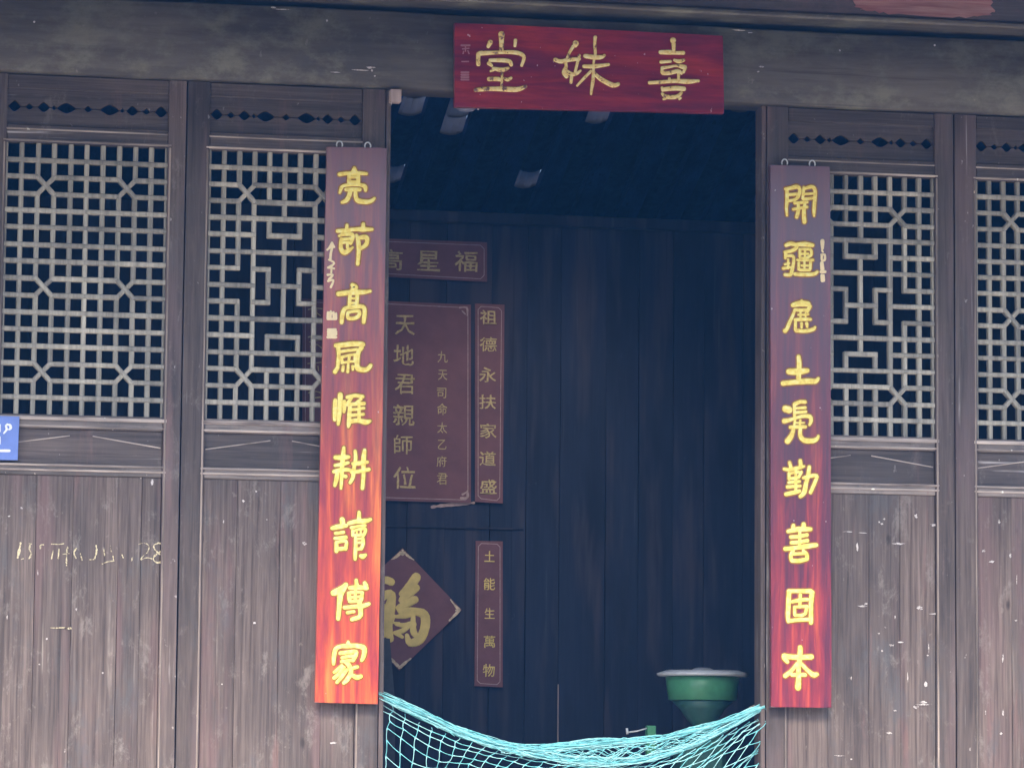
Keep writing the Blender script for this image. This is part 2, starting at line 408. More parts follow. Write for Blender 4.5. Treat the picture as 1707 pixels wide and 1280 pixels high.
# ------------------------------------------------------------------ lintel, eave
ZB, ZT = 3.94, 4.212
t = thing('lintel_beam', 'long grey weathered wooden lintel beam above the carved door leaves', 'beam', (0, 0, ZB))
bm = bmesh.new(); N = 80
rows = []
for i in range(N + 1):
    x = -4.2 + 8.4 * i / N; e = .0015 * math.sin(x * 5.1) + .001 * math.sin(x * 17)
    rows.append([bm.verts.new(q) for q in ((x, .12, ZB), (x, -.028, ZB + e), (x, -.034, ZB + .006 + e), (x, -.036, (ZB + ZT) / 2), (x, -.034, ZT - .008 + e), (x, -.024, ZT + e), (x, .12, ZT))])
for a, c in zip(rows, rows[1:]):
    for j in range(7): bm.faces.new((a[j], a[(j + 1) % 7], c[(j + 1) % 7], c[j]))
mesh_obj('beam', bm, M['beam'], t, True)
for u, v in ((57, 37), (545, 35), (1400, 85), (1558, 76), (620, 118)):
    q = P(u, v, -.036); bm = bmesh.new()
    lathe(bm, (0, 0), [(.0035, 0), (.004, .0015), (.002, .003)], 8)
    bmesh.ops.rotate(bm, verts=bm.verts, matrix=Matrix.Rotation(math.pi / 2, 3, 'X'))
    bmesh.ops.translate(bm, verts=bm.verts, vec=(q.x, -.036, q.z)); mesh_obj('nail_head', bm, M['whitechip'], t)

ZM = P(1500, 38, -.152).z
t = thing('eave_beam', 'dark upper eave beam with a peeling reddish patch along the top edge', 'beam', (0, 0, 4.26))
mesh_obj('beam', bbox(-4.4, 4.4, -.14, .1, ZM + .0225, 4.98, .006), M['eave'], t)
mesh_obj('moulding', bbox(-4.4, 4.4, -.152, .09, ZM, ZM + .021, .006), M['beam'], t)
q0, q1 = P(1425, 6, -.14), P(1655, 26, -.14)
pp = []
for i in range(60):
    an = i / 60 * 2 * math.pi
    pp.append(((q0.x + q1.x) / 2 + (q1.x - q0.x) / 2 * math.copysign(abs(math.cos(an)) ** .4, math.cos(an)) * random.uniform(.92, 1.05),
               P(1540, 5, -.14).z + (P(1540, 5, -.14).z - P(1540, 27.5, -.14).z) * math.copysign(abs(math.sin(an)) ** .5, math.sin(an)) * random.uniform(.8, 1.05)))
mesh_obj('peeling_patch', plate(pp, -.1425, -.139), M['peel'], t)
# navy board painted as the shade in the slot between the two beams
tag(mesh_obj('slot_shade', bbox(-4.3, 4.3, .10, .12, 4.10, 4.60, 0), M['navy_veil']), 'navy board standing in for the shade in the slot between lintel and eave beam', 'board')

# porch roof: rafters, tiles and edge board
t = thing('porch_roof', 'tiled porch roof projecting over the door front', 'roof', (0, -.9, 4.6))
def slope(y0, z0, y1, z1, x0, x1, th, off=0):
    bm = bmesh.new(); n = Vector((0, -(z1 - z0), (y1 - y0))).normalized()
    a = [Vector((x, y, z)) + n * o for o in (off, off + th) for (y, z) in ((y0, z0), (y1, z1)) for x in (x0, x1)]
    vs = [bm.verts.new(p) for p in a]
    for f in ((0, 1, 3, 2), (4, 6, 7, 5), (0, 4, 5, 1), (2, 3, 7, 6), (0, 2, 6, 4), (1, 5, 7, 3)): bm.faces.new([vs[i] for i in f])
    return bm
EY, EZ = -2.2, 4.14
mesh_obj('roof_deck', slope(EY, EZ, .2, EZ + 1.0, -6, 6, .05, .08), M['rooft'], t)
for i in range(40):
    x = -4.6 + i * .24
    mesh_obj('rafter', slope(EY, EZ, -.16, EZ + .85, x, x + .07, .078), M['eave'], t)
mesh_obj('edge_board', bbox(-6, 6, EY - .03, EY - .002, EZ + .02, EZ + .16, .004), M['eave'], t)

# ------------------------------------------------------------------ door leaves
LZ0, LZ1, NR, NC = 2.760, 3.700, 16, 10
RP = (LZ1 - LZ0) / NR
def lattice_masks(kind):
    V = [[True] * NR for _ in range(NC + 1)]; H = [[True] * NC for _ in range(NR + 1)]; X = []
    if kind == 'full':
        X = [(c, r) for c in (2, 7) for r in (2, 8, 13)]
    else:
        X = [(c, r) for c in (2, 7) for r in (2, 13)]
        for r in range(3, 13):
            for i in (4, 5, 6): V[i][r] = False
        for j in range(4, 13):
            for c in range(3, 7): H[j][c] = False
        for c in range(3, 7):
            H[4][c] = H[6][c] = H[10][c] = H[12][c] = True
        for r in (3, 5, 6, 7, 8, 9, 10, 12): V[5][r] = True
        V[4][4] = V[6][4] = True; H[5][4] = H[5][5] = True
        H[7][3] = H[9][3] = H[7][6] = H[9][6] = True
        V[4][7] = V[4][8] = V[6][7] = V[6][8] = True; H[8][4] = H[8][5] = True
        V[4][11] = V[6][11] = True; H[11][4] = H[11][5] = True
        V[2][7] = V[2][8] = V[8][7] = V[8][8] = False
        H[7][2] = H[9][2] = H[7][7] = H[9][7] = False
    for c, r in X:
        V[c][r] = V[c + 1][r] = False; H[r][c] = H[r + 1][c] = False
    return V, H, X
def runs(flags):
    out, s = [], None
    for i, f in enumerate(list(flags) + [False]):
        if f and s is None: s = i
        if not f and s is not None: out.append((s, i)); s = None
    return out
BW = .0170
def door_leaf(x0, x1, lx0, lx1, kind, label, planks, lo=None):
    t = thing('door_leaf', label, 'door panel', ((x0 + x1) / 2, 0, FL + .06), 'carved wooden door leaves')
    g = .0025
    zt, zb = ZB - .003, FL + .06
    # stiles
    for a, c in ((x0 + g, lx0), (lx1, x1 - g)):
        mesh_obj('stile', wavyplank(a, c, 0, .05, zb, zt, .0005), M['frame'], t)
    def rail(za, zb_, nm='rail', y=.0035, m='rail'): return mesh_obj(nm, bbox(lx0 + .0006, lx1 - .0006, y, .046, za, zb_, .003), M[m], t)
    rail(3.888, zt); rail(LZ1, 3.762); rail(2.712, LZ0, m='railpale'); rail(2.552, 2.592, m='railpale'); rail(zb, zb + .12)
    # carved head panel: two halves meeting along a pierced line
    L = lx1 - lx0; zc = 3.826; ups, dns = [], []
    for k in range(121):
        s = k / 120; h = .0004
        for c_, wd, hh in ((.045, .075, .019), (.137, .045, .010), (.225, .072, .017), (.288, .026, .008), (.365, .118, .0185), (.5, .045, .011),
                           (.635, .118, .0185), (.712, .026, .008), (.775, .072, .017), (.863, .045, .010), (.955, .075, .019)):
            d = abs(s - c_) / (wd / 2)
            if d < 1: h = max(h, hh * (1 - d ** 1.6))
        x = lx0 + .001 + (L - .002) * s
        ups.append((x, zc + h)); dns.append((x, zc - h * .9))
    def strip(pts, zedge, nm):
        bm = bmesh.new(); A = []
        for x, z in pts: A.append([bm.verts.new((x, y, zz)) for y, zz in ((.020, z), (.015, z + (.002 if zedge > z else -.002)), (.014, zedge), (.026, zedge), (.026, z))])
        for a, c in zip(A, A[1:]):
            for j in range(5): bm.faces.new((a[j], a[(j + 1) % 5], c[(j + 1) % 5], c[j]))
        bm.faces.new(A[0]); bm.faces.new(A[-1][::-1]); return mesh_obj(nm, bm, M['rail'], t)
    strip(ups, 3.8878, 'head_panel'); strip(dns, 3.7622, 'head_panel')
    # lattice
    V, H, X = lattice_masks(kind); cp = (lx1 - lx0) / NC
    gx = lambda i: lx0 + i * cp
    gz = lambda j: LZ1 - j * RP
    for i in range(NC + 1):
        for a, c in runs(V[i]):
            xx = gx(i) + (.004 if i == 0 else -.004 if i == NC else 0) + random.uniform(-.0007, .0007)
            mesh_obj('lattice_bar', bar((xx, gz(a)), (xx, gz(c)), (BW if 0 < i < NC else .009) * random.uniform(.94, 1.06), .010 + random.uniform(0, .0016), .034, .007 if 0 < a and c < NR else .0), M['lattice'], t)
    for j in range(1, NR):
        for a, c in runs(H[j]):
            zz = gz(j) + random.uniform(-.0008, .0008)
            a_, c_ = gx(a), gx(c)
            mesh_obj('lattice_bar', bar((a_ - (.006 if a else 0), zz), (c_ + (.006 if c < NC else 0), zz + random.uniform(-.0006, .0006)), BW * random.uniform(.92, 1.06), .0075 + random.uniform(0, .0016), .033), M['lattice'], t)
    for c, r in X:
        p = (gx(c), gz(r)), (gx(c + 1), gz(r + 1)), (gx(c), gz(r + 1)), (gx(c + 1), gz(r))
        for n_, (a, d) in enumerate(((p[0], p[1]), (p[2], p[3]))):
            mesh_obj('lattice_bar', bar(a, d, BW * .95, .006 + n_ * .0022, .032, .004), M['lattice'], t)
    # worn beads round the lattice and on the rails
    for za, zc_, y in ((2.7405, 2.7535, -.002), (2.716, 2.7235, -.0005), (2.583, 2.5905, -.003), (2.566, 2.5735, -.002), (3.704, 3.7115, -.001), (3.744, 3.750, .0)):
        mesh_obj('bead', bbox(lx0 - .012, lx1 + .012, y, .012, za, zc_, .002), M['worn'], t)
    for xa in (lx0 - .010, lx1 + .003):
        mesh_obj('bead', bbox(xa, xa + .0065, -.0035, .01, FL + .2, LZ1, .002), M['wornz'], t)
    # middle panel with its shallow hipped field
    mesh_obj('middle_panel', bbox(lx0 + .001, lx1 - .001, .018, .03, 2.5925, 2.7115, .001), M['rail'], t)
    za, zb2 = 2.655, 2.690
    for pa, pc in (((lx0 + .006, za), (lx0 + L * .43, zb2)), ((lx0 + L * .57, zb2), (lx1 - .006, za))):
        mesh_obj('panel_ridge', bar(pa, pc, .0042, .0135, .019), M['worn'], t)
    # lower boards
    xs = [lx0 + .001] + [lx0 + L * p for p in planks] + [lx1 - .001]
    for a, c in zip(xs, xs[1:]):
        mesh_obj('plank', wavyplank(a + .0004, c - .0004, .012 + random.uniform(0, .0012), .03, FL + .182, 2.5512, .0006), M['plank'], t)
    return t
leafA = door_leaf(-2.085, -1.390, -2.010, -1.452, 'full', 'leftmost carved door leaf with the full grid lattice and faded chalk marks', (.235, .46, .74, .88))
leafB = door_leaf(-1.390, -.690, -1.309, -.772, 'fret', 'left inner door leaf with fretwork lattice, partly behind the orange red board', (.22, .50, .78))
leafC = door_leaf(.690, 1.390, .770, 1.318, 'fret', 'right inner door leaf with fretwork lattice, partly behind the crimson board', (.27, .55, .76))
leafD = door_leaf(1.390, 2.085, 1.474, 2.010, 'full', 'rightmost carved door leaf with the full grid lattice at the photo edge', (.24, .52, .80))
# door jambs either side of the opening
for s, lb in ((-1, 'thin worn jamb strip at the left side of the doorway'), (1, 'thin worn jamb strip at the right side of the doorway')):
    a = -.6885 if s < 0 else .6725
    tag(mesh_obj('door_jamb', wavyplank(a, a + .016, .004, .09, FL + .06, ZB - .003, .0008), M['frame']), lb, 'door jamb')
tag(mesh_obj('threshold', bbox(-2.1, 2.1, -.04, .1, FL, FL + .058, .008), M['frame']), 'wooden threshold beam under the door leaves', 'threshold')
# wall ends beyond the leaves
for s, lb in ((-1, 'round timber column left of the door leaves'), (1, 'round timber column right of the door leaves')):
    bm = bmesh.new(); lathe(bm, (s * 2.2, .03), [(.12, FL), (.11, FL + .2), (.108, ZB - .003)], 24)
    tag(mesh_obj('timber_column', bm, M['frame'], None, True), lb, 'column')
for s, lb in ((-1, 'plank wall beyond the left timber column'), (1, 'plank wall beyond the right timber column')):
    t = thing('plank_wall', lb, 'wall', (s * 3.2, 0, FL))
    for i in range(10):
        a = s * 2.30 + s * i * .19; a, c = min(a, a + s * .187), max(a, a + s * .187)
        mesh_obj('plank', wavyplank(a, c, .01, .05, FL, ZB - .002), M['plank'], t)

# ------------------------------------------------------------------ paint marks, chalk writing
def marks(parent, text, mat, y, name, scale=1 / 3.048, o=(0, 680), w_=2.2, wk=1.0):
    bm = bmesh.new()
    tx = ';'.join(' '.join('%s,%g' % (q, w_) if q.count(',') == 1 else q for q in s.split()) for s in text.split(';') if s.strip())
    strokes(bm, tx, o[0], o[1], scale, y, .0005, 0, 0, wk * 1.5, .45)
    return tag(mesh_obj(name, bm, mat, parent), kind='stuff')
CH = ("105,685,6 98,722,8 90,760,5;160,690 148,688;152,695,5 150,720,5 160,740,5 147,765,5;205,715,4 207,696,4 222,694,4;108,768 120,764;"
      "262,690,3 300,692,3 325,688,3;270,722,3 262,765,3;300,715,4 296,762,4;343,705,5 338,760,5 338,800,4;320,742,3 352,738,3;388,713,6 376,735,4 386,762,4;408,738,3 417,772,3;"
      "488,698,5 491,728,5 480,767,4;452,770,3 482,768,3;527,715,3 531,748,3;560,695,3 566,730,3;574,752,3 577,775,3;520,791,3 548,780,3 582,776,3;620,745,3 626,760,3;672,760,4 668,777,4;"
      "705,692,3 732,684,3 756,700,3 750,730,3 727,752,3 714,770,3 745,760,3 772,765,3;"
      "807,686,5 832,695,4 830,714,4 808,734,4 786,750,5 780,771,5 800,785,5 825,776,5 823,752,4 803,735,4 784,714,4 783,695,4 807,686,5")
marks(leafA, CH, M['chalk'], .0095, 'chalk_marks', w_=3)
def flecks(parent, lst, y, mat='whitechip'):
    bm = bmesh.new()
    for u, v, a, c in lst:
        n = random.randint(9, 14); pts = []; a *= .9; c *= .85
        q = P(u, v, y)
        for i in range(n):
            an = i / n * 6.283
            pts.append((q.x + a / 475 * math.cos(an) * random.uniform(.35, 1.25), q.z + c / 475 * math.sin(an) * random.uniform(.35, 1.25)))
        plate(pts, y - .0006, y + .0004, bm)
    tag(mesh_obj('paint_flecks', bm, M[mat], parent), kind='stuff')
flecks(leafA, [(15, 860, 3, 2), (36, 847, 2.5, 2.5), (253, 803, 3, 9), (78, 1064, 2, 2.5), (66, 1107, 1.8, 2), (171, 1121, 2, 2), (108, 1251, 1.8, 4), (12, 1028, 1.2, 5), (274, 854, 1.5, 1.5), (235, 797, 2, 1.5), (127, 1015, 2, 3), (63, 955, 1, 6)], .0092)
flecks(leafA, [(100, 1046, 18, 1.6), (115, 1047, 10, 2.5)], .0092, 'chalk')
flecks(leafB, [(427, 819, 2, 2.2), (406, 835, 2.8, 2.6), (507, 906, 5, 3.5), (424, 1038, 3, 3), (445, 866, 2, 1.5), (315, 900, 2, 3), (373, 870, 1.2, 4), (555, 1238, 8, 2.5), (370, 1140, 1.5, 2)], .0092)
LC = [(1429, 912, 2, 11), (1448, 905, 1, 1), (1498, 906, 14, 2), (1437, 1010, 11, 2), (1444, 1006, 4, 3), (1562, 1023, 14, 2), (1533, 1013, 6, 4), (1486, 1075, 5, 3), (1470, 1084, 2.5, 2), (1465, 1056, 2, 3),
      (1543, 1140, 3.5, 7), (1535, 1174, 16, 2.5), (1528, 1178, 7, 3), (1540, 1170, 8, 2.5), (1492, 1184, 3, 2), (1483, 1221, 7, 2), (1400, 1259, 10, 1.2), (1419, 1265, 2, 2), (1527, 860, 3, 7), (1474, 865, 3, 2), (1470, 873, 3, 2), (1557, 875, 9, 3), (1492, 1028, 1.5, 4), (1476, 1045, 3, 1.5),
      (1415, 886, 14, 1.2), (1440, 888, 10, 1.5), (1500, 1070, 8, 1.5), (1548, 1080, 1.2, 9), (1513, 1128, 1, 12), (1419, 1130, 1.5, 5), (1466, 870, 2, 2), (1546, 1092, 2.5, 2)]
flecks(leafC, LC, .0092)
flecks(leafD, [(1672, 1096, 2, 10), (1672, 1187, 2, 7), (1669, 1222, 2.5, 3), (1694, 1034, 3, 2), (1640, 918, 4, 3), (1653, 936, 7, 2.5), (1665, 870, 3, 6), (1684, 925, 3, 5), (1695, 968, 1, 14), (1643, 1187, 1.2, 6)], .0092)

lint = bpy.data.objects['lintel_beam']
flecks(lint, [(600, 117, 20, 1.5), (617, 113, 9, 2.5), (560, 121, 9, 1), (470, 16, 17, 1), (455, 13, 5, 1.5), (1230, 51, 13, 1.6), (1250, 55, 6, 1), (1270, 112, 6, 2), (1264, 120, 3, 1.5), (625, 127, 2, 1.5)], -.037)
# ------------------------------------------------------------------ couplet boards and sign
def lacboard(name, label, cat, cs, yf, th, mat, group=None):
    """a board whose four front corners are given"""
    c = [Vector((p.x, p.z)) for p in cs]
    mid = sum(c, Vector((0, 0))) / 4
    t = thing(name, label, cat, (mid.x, yf + th, min(p.y for p in c)), group)
    bm = bmesh.new(); pts = []
    for i in range(4):
        a, d = c[i], c[(i + 1) % 4]
        for k in range(12):
            q = a.lerp(d, k / 12); pts.append((q.x + random.uniform(-.0004, .0004), q.y + random.uniform(-.0004, .0004)))
    plate(pts, yf, yf + th, bm)
    bmesh.ops.bevel(bm, geom=[e for e in bm.edges if all(abs(v.co.y - yf) < 1e-6 for v in e.verts)], offset=.0035, segments=2, affect='EDGES')
    mesh_obj('board', bm, mat, t); return t
YB = -.045
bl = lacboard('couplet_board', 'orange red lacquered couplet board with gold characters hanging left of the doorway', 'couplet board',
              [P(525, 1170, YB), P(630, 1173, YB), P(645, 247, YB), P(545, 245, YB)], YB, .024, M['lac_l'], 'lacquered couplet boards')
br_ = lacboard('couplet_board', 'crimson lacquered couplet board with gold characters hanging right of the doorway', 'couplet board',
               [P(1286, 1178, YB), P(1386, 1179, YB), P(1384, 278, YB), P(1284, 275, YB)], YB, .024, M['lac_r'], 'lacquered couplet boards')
K = .9375
LEFT = [
 (540, 260, "54,21,5 54,30,13;27,33,6 45,31,6 65,31,6 76,32,5;45,33,6 45,50,7;61,33,6 61,50,7;45,38,5 61,38,5;45,46,5 61,46,5;28,66,4 31,57,6 36,53,5 54,51,6 66,52,6 73,55,7 74,62,5;39,60,6 50,60,7 64,60,6;47,62,7 45,70,7 40,79,7 32,83,5;56,62,6 57,74,7 62,80,8 78,82,7 86,79,6 90,75,4"),
 (540, 360, "24,27,6 40,26,7 55,24,6 70,24,8 86,24,5;41,16,5 40,26,6;70,14,6 70,24,7;27,36,4 35,33,6 50,33,6 51,40,6 47,49,6;31,42,5 48,40,5;31,48,5 47,46,4;31,40,5 30,50,6 31,60,7 36,65,8 44,62,6 51,56,4;42,48,5 42,56,5 45,61,5;58,34,5 61,45,7 62,60,7 61,75,6 60,86,6;62,39,6 74,38,8 77,44,7 74,52,7 65,58,6"),
 (530, 460, "61,16,7 65,20,11 63,27,10;36,32,8 52,30,8 66,29,9 80,29,7 93,27,5;57,33,6 56,52,6;70,33,6 69,52,6;57,40,4 70,40,4;57,48,4 69,48,4;42,83,6 43,72,7 46,61,7 51,57,6 65,55,7 80,55,7 83,64,7 82,74,7 81,83,6;53,65,5 63,63,5 73,63,6 73,70,6 66,75,6 54,75,6 53,66,5"),
 (530, 545, "32,33,7 46,32,8 62,30,8 80,31,8;36,36,7 37,50,6 36,62,6 35,72,6 30,80,7;78,36,7 72,45,7 70,60,7 70,72,9 78,76,8 88,75,7 94,68,6;40,44,5 52,42,5 70,40,5;42,54,5 56,50,4 68,49,5;42,56,5 43,62,5;56,52,5 54,65,4 53,80,5;66,53,5 66,62,5;42,64,4 54,62,4 66,61,4;45,70,5 44,78,5;62,70,5 62,76,4"),
 (530, 635, "31,34,6 30,50,7 30,69,6;40,24,8 39,45,8 38,60,7 36,77,5;47,36,6 47,48,6 46,55,5;52,29,6 66,26,6 80,28,6;61,28,5 52,41,6;52,42,6 66,41,6 82,40,6;77,32,5 67,40,5;57,44,6 56,60,7 55,75,7 54,82,4;57,51,5 70,50,5 82,48,5;57,61,5 70,60,5 81,59,5;73,42,5 73,68,6;57,72,7 70,70,7 85,73,8 93,71,5"),
 (530, 725, "46,22,5 45,35,7 43,55,7 42,75,6 41,95,4;31,40,7 44,40,8 55,39,6;30,54,5 43,52,6 54,49,5;28,65,6 42,62,7 56,62,6 64,68,6;35,64,6 33,78,7 30,90,5;44,72,5 50,74,6;66,28,5 67,42,6 64,60,6 62,75,6 57,85,5;83,27,6 81,45,8 81,70,6 79,95,6;62,51,6 75,50,7 88,48,5;60,66,6 75,64,6 91,61,6"),
 (530, 840, "43,27,8 44,35,8;25,43,6 38,40,8 51,38,6;31,52,5 46,50,5;30,61,5 50,59,6;33,68,6 33,84,6;34,68,5 50,66,5 49,80,6;34,80,6 48,79,6;73,14,5 73,28,7;55,34,6 68,31,7 85,30,7 94,27,5;59,42,5 72,39,4 84,38,5;62,47,5 62,56,5;62,48,4 72,45,4 84,44,5 83,52,5 80,57,4;62,56,4 72,55,5 80,54,4;69,47,3 69,54,3;76,46,3 76,53,3;67,60,5 67,75,6 66,98,5;80,58,4 80,70,6 77,80,5;67,62,4 80,61,4;67,69,4 79,68,4;67,80,5 78,79,5;76,92,6 80,93,8 85,90,4"),
 (530, 945, "50,31,7 42,40,11 27,46,9;45,38,10 40,50,9 38,70,7 36,92,6;68,23,5 69,35,7;56,37,6 70,36,7 87,37,7;83,28,6 86,34,7;58,45,5 78,44,4;55,46,6 56,58,6;79,45,5 77,58,6;58,54,4 78,52,4;67,38,5 66,60,5;56,61,5 76,60,5;47,72,6 65,70,6 80,69,7 91,65,5;52,81,5 64,79,5;74,62,7 76,78,7 74,88,7 60,93,6"),
 (525, 1050, "59,20,4 59,27,9;33,60,5 34,45,7 37,34,7 45,29,6 60,28,7 75,28,7 87,32,8 87,45,7 83,54,5;45,41,6 60,39,6 73,38,6 72,46,6 67,54,6;48,49,5 62,46,5 70,46,5;47,56,5 60,54,5 68,54,5;55,56,7 62,65,7 64,75,7 58,87,7 51,94,5;48,63,5 34,75,5;52,66,5 42,78,6 34,85,6;57,70,5 48,82,6 39,93,5;66,68,5 76,65,5;65,79,5 74,84,7 82,82,6"),
]
RIGHT = [
 (1280, 290, "34,30,6 34,50,6 33,60,5 34,74,4;31,27,5 42,25,6 52,23,7 57,29,6 54,40,6 48,46,5 36,48,5;36,37,5 52,36,5;64,24,5 63,35,5 62,44,5;66,26,5 78,23,6 84,30,6 83,50,6 82,65,6 82,75,4;64,36,4 80,35,4;63,45,5 80,43,5;47,52,5 60,51,5 70,50,5;45,63,5 58,61,5 70,59,5;54,53,5 54,66,6 51,77,6;66,52,5 64,68,7 65,86,7"),
 (1280, 380, "32,31,6 42,28,7 52,33,6 44,40,6 30,43,5;32,46,6 31,54,5;34,50,4 44,50,5 46,58,5 43,75,6 40,83,6 30,83,5;30,65,4 38,63,4;27,72,5 40,70,4;36,56,4 36,72,4;50,30,6 65,29,8 80,31,6;57,38,5 57,52,5;58,38,4 75,38,5;77,40,5 77,48,5 68,54,5;58,46,4 72,46,4;66,38,4 66,54,4;57,54,4 72,53,4;52,57,4 66,58,4 80,57,5;55,62,5 55,74,5;76,60,5 75,73,5;57,75,5 74,75,5;60,67,4 72,67,4;65,60,4 65,74,4;48,82,6 66,83,6 82,82,6 88,78,5"),
 (1280, 475, "60,28,5 60,31,6;44,36,7 58,33,10 72,34,9;75,38,6 70,47,6;48,44,5 60,45,6 72,44,5;54,53,4 66,53,4 72,52,4;58,47,4 58,60,4;67,47,3 67,60,3;48,62,5 62,61,6 76,61,5;48,44,5 44,55,5 38,68,6 34,78,6 30,82,7;49,62,5 49,80,5;50,81,6 66,82,6 80,79,6 84,75,4;60,68,5 60,76,4;69,68,6 70,75,4"),
 (1275, 565, "60,31,7 61,45,8 60,70,8;42,58,9 60,58,11 76,56,7;32,79,8 50,77,8 75,75,9 90,75,8 95,70,5"),
 (1275, 655, "36,28,11 44,30,11;53,20,7 62,16,6 72,16,6;52,20,5 53,42,5;55,27,4 72,26,5;55,35,5 73,33,5;34,50,8 44,48,6 56,44,5 68,41,6 80,42,7 82,50,6 79,57,4;54,46,4 52,58,4;63,48,4 62,58,4;55,53,3 70,53,3;45,61,6 60,60,6 72,60,6;51,64,6 47,76,8 40,86,9;63,64,6 63,76,7 70,84,8 85,85,8 93,81,6 95,76,4"),
 (1275, 745, "44,27,5 46,36,6;63,24,6 64,36,7;34,39,5 45,40,6 60,37,6 70,34,4;43,46,5 43,57,5;43,47,4 60,44,5;65,44,5 60,54,5;44,56,5 60,54,5;42,63,5 62,61,5;40,71,6 63,69,5;55,42,5 55,76,5;37,84,6 50,81,7 62,78,6;79,35,6 77,50,7 73,65,7 70,80,8 63,88,6;68,55,5 78,52,6 92,51,6 90,60,6 85,72,6 81,81,6"),
 (1275, 850, "51,27,6 50,32,6;69,25,7 69,31,8;41,38,6 60,34,8 82,34,6;46,48,6 60,47,6 75,44,6;47,58,6 60,57,6 76,54,6;62,36,5 62,64,5;36,69,7 55,67,7 75,64,8 92,62,6;50,72,6 46,82,6 48,90,6;68,72,5 74,78,6 75,86,6;50,78,5 74,77,5;48,90,6 62,90,7 75,87,6"),
 (1275, 955, "42,32,6 60,32,6 82,32,7;43,32,7 42,55,7 41,75,7 42,86,6;84,34,8 82,55,7 82,75,7 82,88,7;42,85,6 60,83,6 80,82,6;48,51,5 62,48,6 77,47,5;63,38,5 62,60,5;53,60,5 53,74,5;54,60,4 75,59,5;75,60,5 72,72,5;54,75,5 66,75,5 73,71,5"),
 (1275, 1055, "63,25,7 62,45,8 60,60,7 60,80,8 59,97,9;34,41,9 45,42,8 62,43,8 83,42,8;34,44,7 40,51,6;58,54,6 46,68,6 36,76,7;64,54,6 76,66,6 86,74,8 93,73,6;48,74,6 60,74,6 72,74,6"),
]
for u0, v0, s in LEFT: character(s, u0, v0, K, YB, bl, [M['gold'], M['olive']])
for u0, v0, s in RIGHT: character(s, u0, v0, K, YB, br_, [M['gold'], M['olive']])
# small inscription and seals on the boards (view 337/50 px)
KS = 1 / 6.74 * 10
character("12.5,10,2.5 10,15,2.5 7,18,2;13,11,2 15,15,2;13,14,2.5 11,22,2.5 10.5,29,2.5;9,29,2 15,33,2 8,38,2.5;8.5,38,2 15,39,2;12,36,2 11.5,44,2;7.5,46,2.5 13.5,46,2 9,51,2.5;8,53,2.5 14,52,2 11,60,2.5", 535, 390, KS, YB, bl, [M['pinkwhite'], M['olive']], name='inscription', outline=0)
character("8,88,2.5 7.5,95,2.5;11,87,2.5 10.5,95,2.5;14,88,2.5 14.5,95,2.5;17,89,2 17,95,2.5;8,88,2 17,90,1.5;7.5,95.5,2.5 17,95.5,2.5", 535, 390, KS, YB, bl, [M['pinkwhite'], M['olive']], name='seal_mark', outline=0)
character("8,107.5,2.6 16.5,107.5,2.6;8,110,3 17,110,3;8,113,3 17,112.5,3;7.5,116,2.8 17,116,2.8", 535, 390, KS, YB, bl, [M['pinkwhite'], M['olive']], name='seal_mark', outline=0)
character("97,23,7 97,37,5;96,40,3 98,43,3;95,48,4 101,48,4 101,57,4 96,57,4 96,48,4;96,62,6 97,74,7;94,78,5 102,78,5;96,84,5 97,94,6;99,84,4 99,94,5", 1280, 380, K, YB, br_, [M['pinkwhite'], M['olive']], name='inscription', outline=0)
# hooks
for par, ps in ((bl, ((566, 240), (613, 242))), (br_, ((1308, 270), (1354, 272)))):
    for u, v in ps:
        q = P(u, v, YB + .01); bm = bmesh.new(); pts = []
        for i in range(10):
            an = math.radians(-30 + 240 * i / 9); pts.append((q.x + .0105 * math.cos(an), YB + .01, q.z - .004 + .0135 * math.sin(an)))
        tube(bm, pts, .0027, 6); mesh_obj('hanging_ring', bm, M['steel'], par, True)
YS = -.085
sg = lacboard('name_sign', 'plum red horizontal hall sign with three gilded characters on the lintel', 'sign',
              [P(758, 178, YS), P(1207, 189, YS), P(1205, 60, YS), P(758, 38, YS)], YS, .03, M['lac_s'])
KB = 1.0156
SG = [
 (775, 45, "60,12,9 60,22,7 60,41,6;42,25,7 38,33,5;83,22,5 82,32,4;22,62,6 22,50,6 24,44,7 40,43,6 60,42,5 80,42,6 92,45,6 97,51,5 93,64,4;41,55,5 60,55,6 73,57,6 76,63,5;39,60,6 44,64,4;46,68,4 60,71,7 71,68,4;42,73,3 48,71,3;61,76,3 60,98,3;39,86,6 55,86,6 61,90,3;64,85,4 70,87,5 76,84,4;17,104,5 24,103,6 40,102,6 60,102,7 85,103,7 100,98,4"),
 (910, 45, "49,27,9 48,31,7;45,32,5 38,44,4 33,58,4 33,66,5 30,75,7 34,82,6;15,54,6 25,57,6 40,54,6 55,53,5;55,47,4 51,62,4 48,74,4;34,73,5 42,78,6 50,77,5 57,72,3;42,82,5 41,92,4;81,17,5 80,30,4 81,45,4 78,60,3 78,72,4 77,90,5 75,102,4 74,111,3;64,48,6 78,50,7 90,50,6 96,47,4;62,65,5 80,65,6 103,62,4;74,73,4 62,85,4 51,97,3;79,76,5 85,82,6 95,89,7 110,96,7 119,94,5"),
 (1065, 50, "56,17,9 56,19,8;57,22,6 57,36,5;35,37,6 50,37,7 57,38,5 73,38,6;36,53,5 52,52,4;58,50,4 66,52,6 74,50,4;38,63,5 50,61,4 62,59,4 72,61,7 76,62,5 73,70,4;38,62,4 38,70,5;39,71,6 50,71,6 64,68,6 70,72,4;17,87,5 35,86,5 48,85,5 60,84,6 80,85,7 98,84,4;65,72,4 65,84,4;50,80,4 50,85,4;38,95,4 39,100,4;40,98,6 60,96,7 74,97,7;38,105,4 45,110,6 62,110,6 70,103,4;40,114,3 44,113,3;66,114,3 69,112,3"),
]
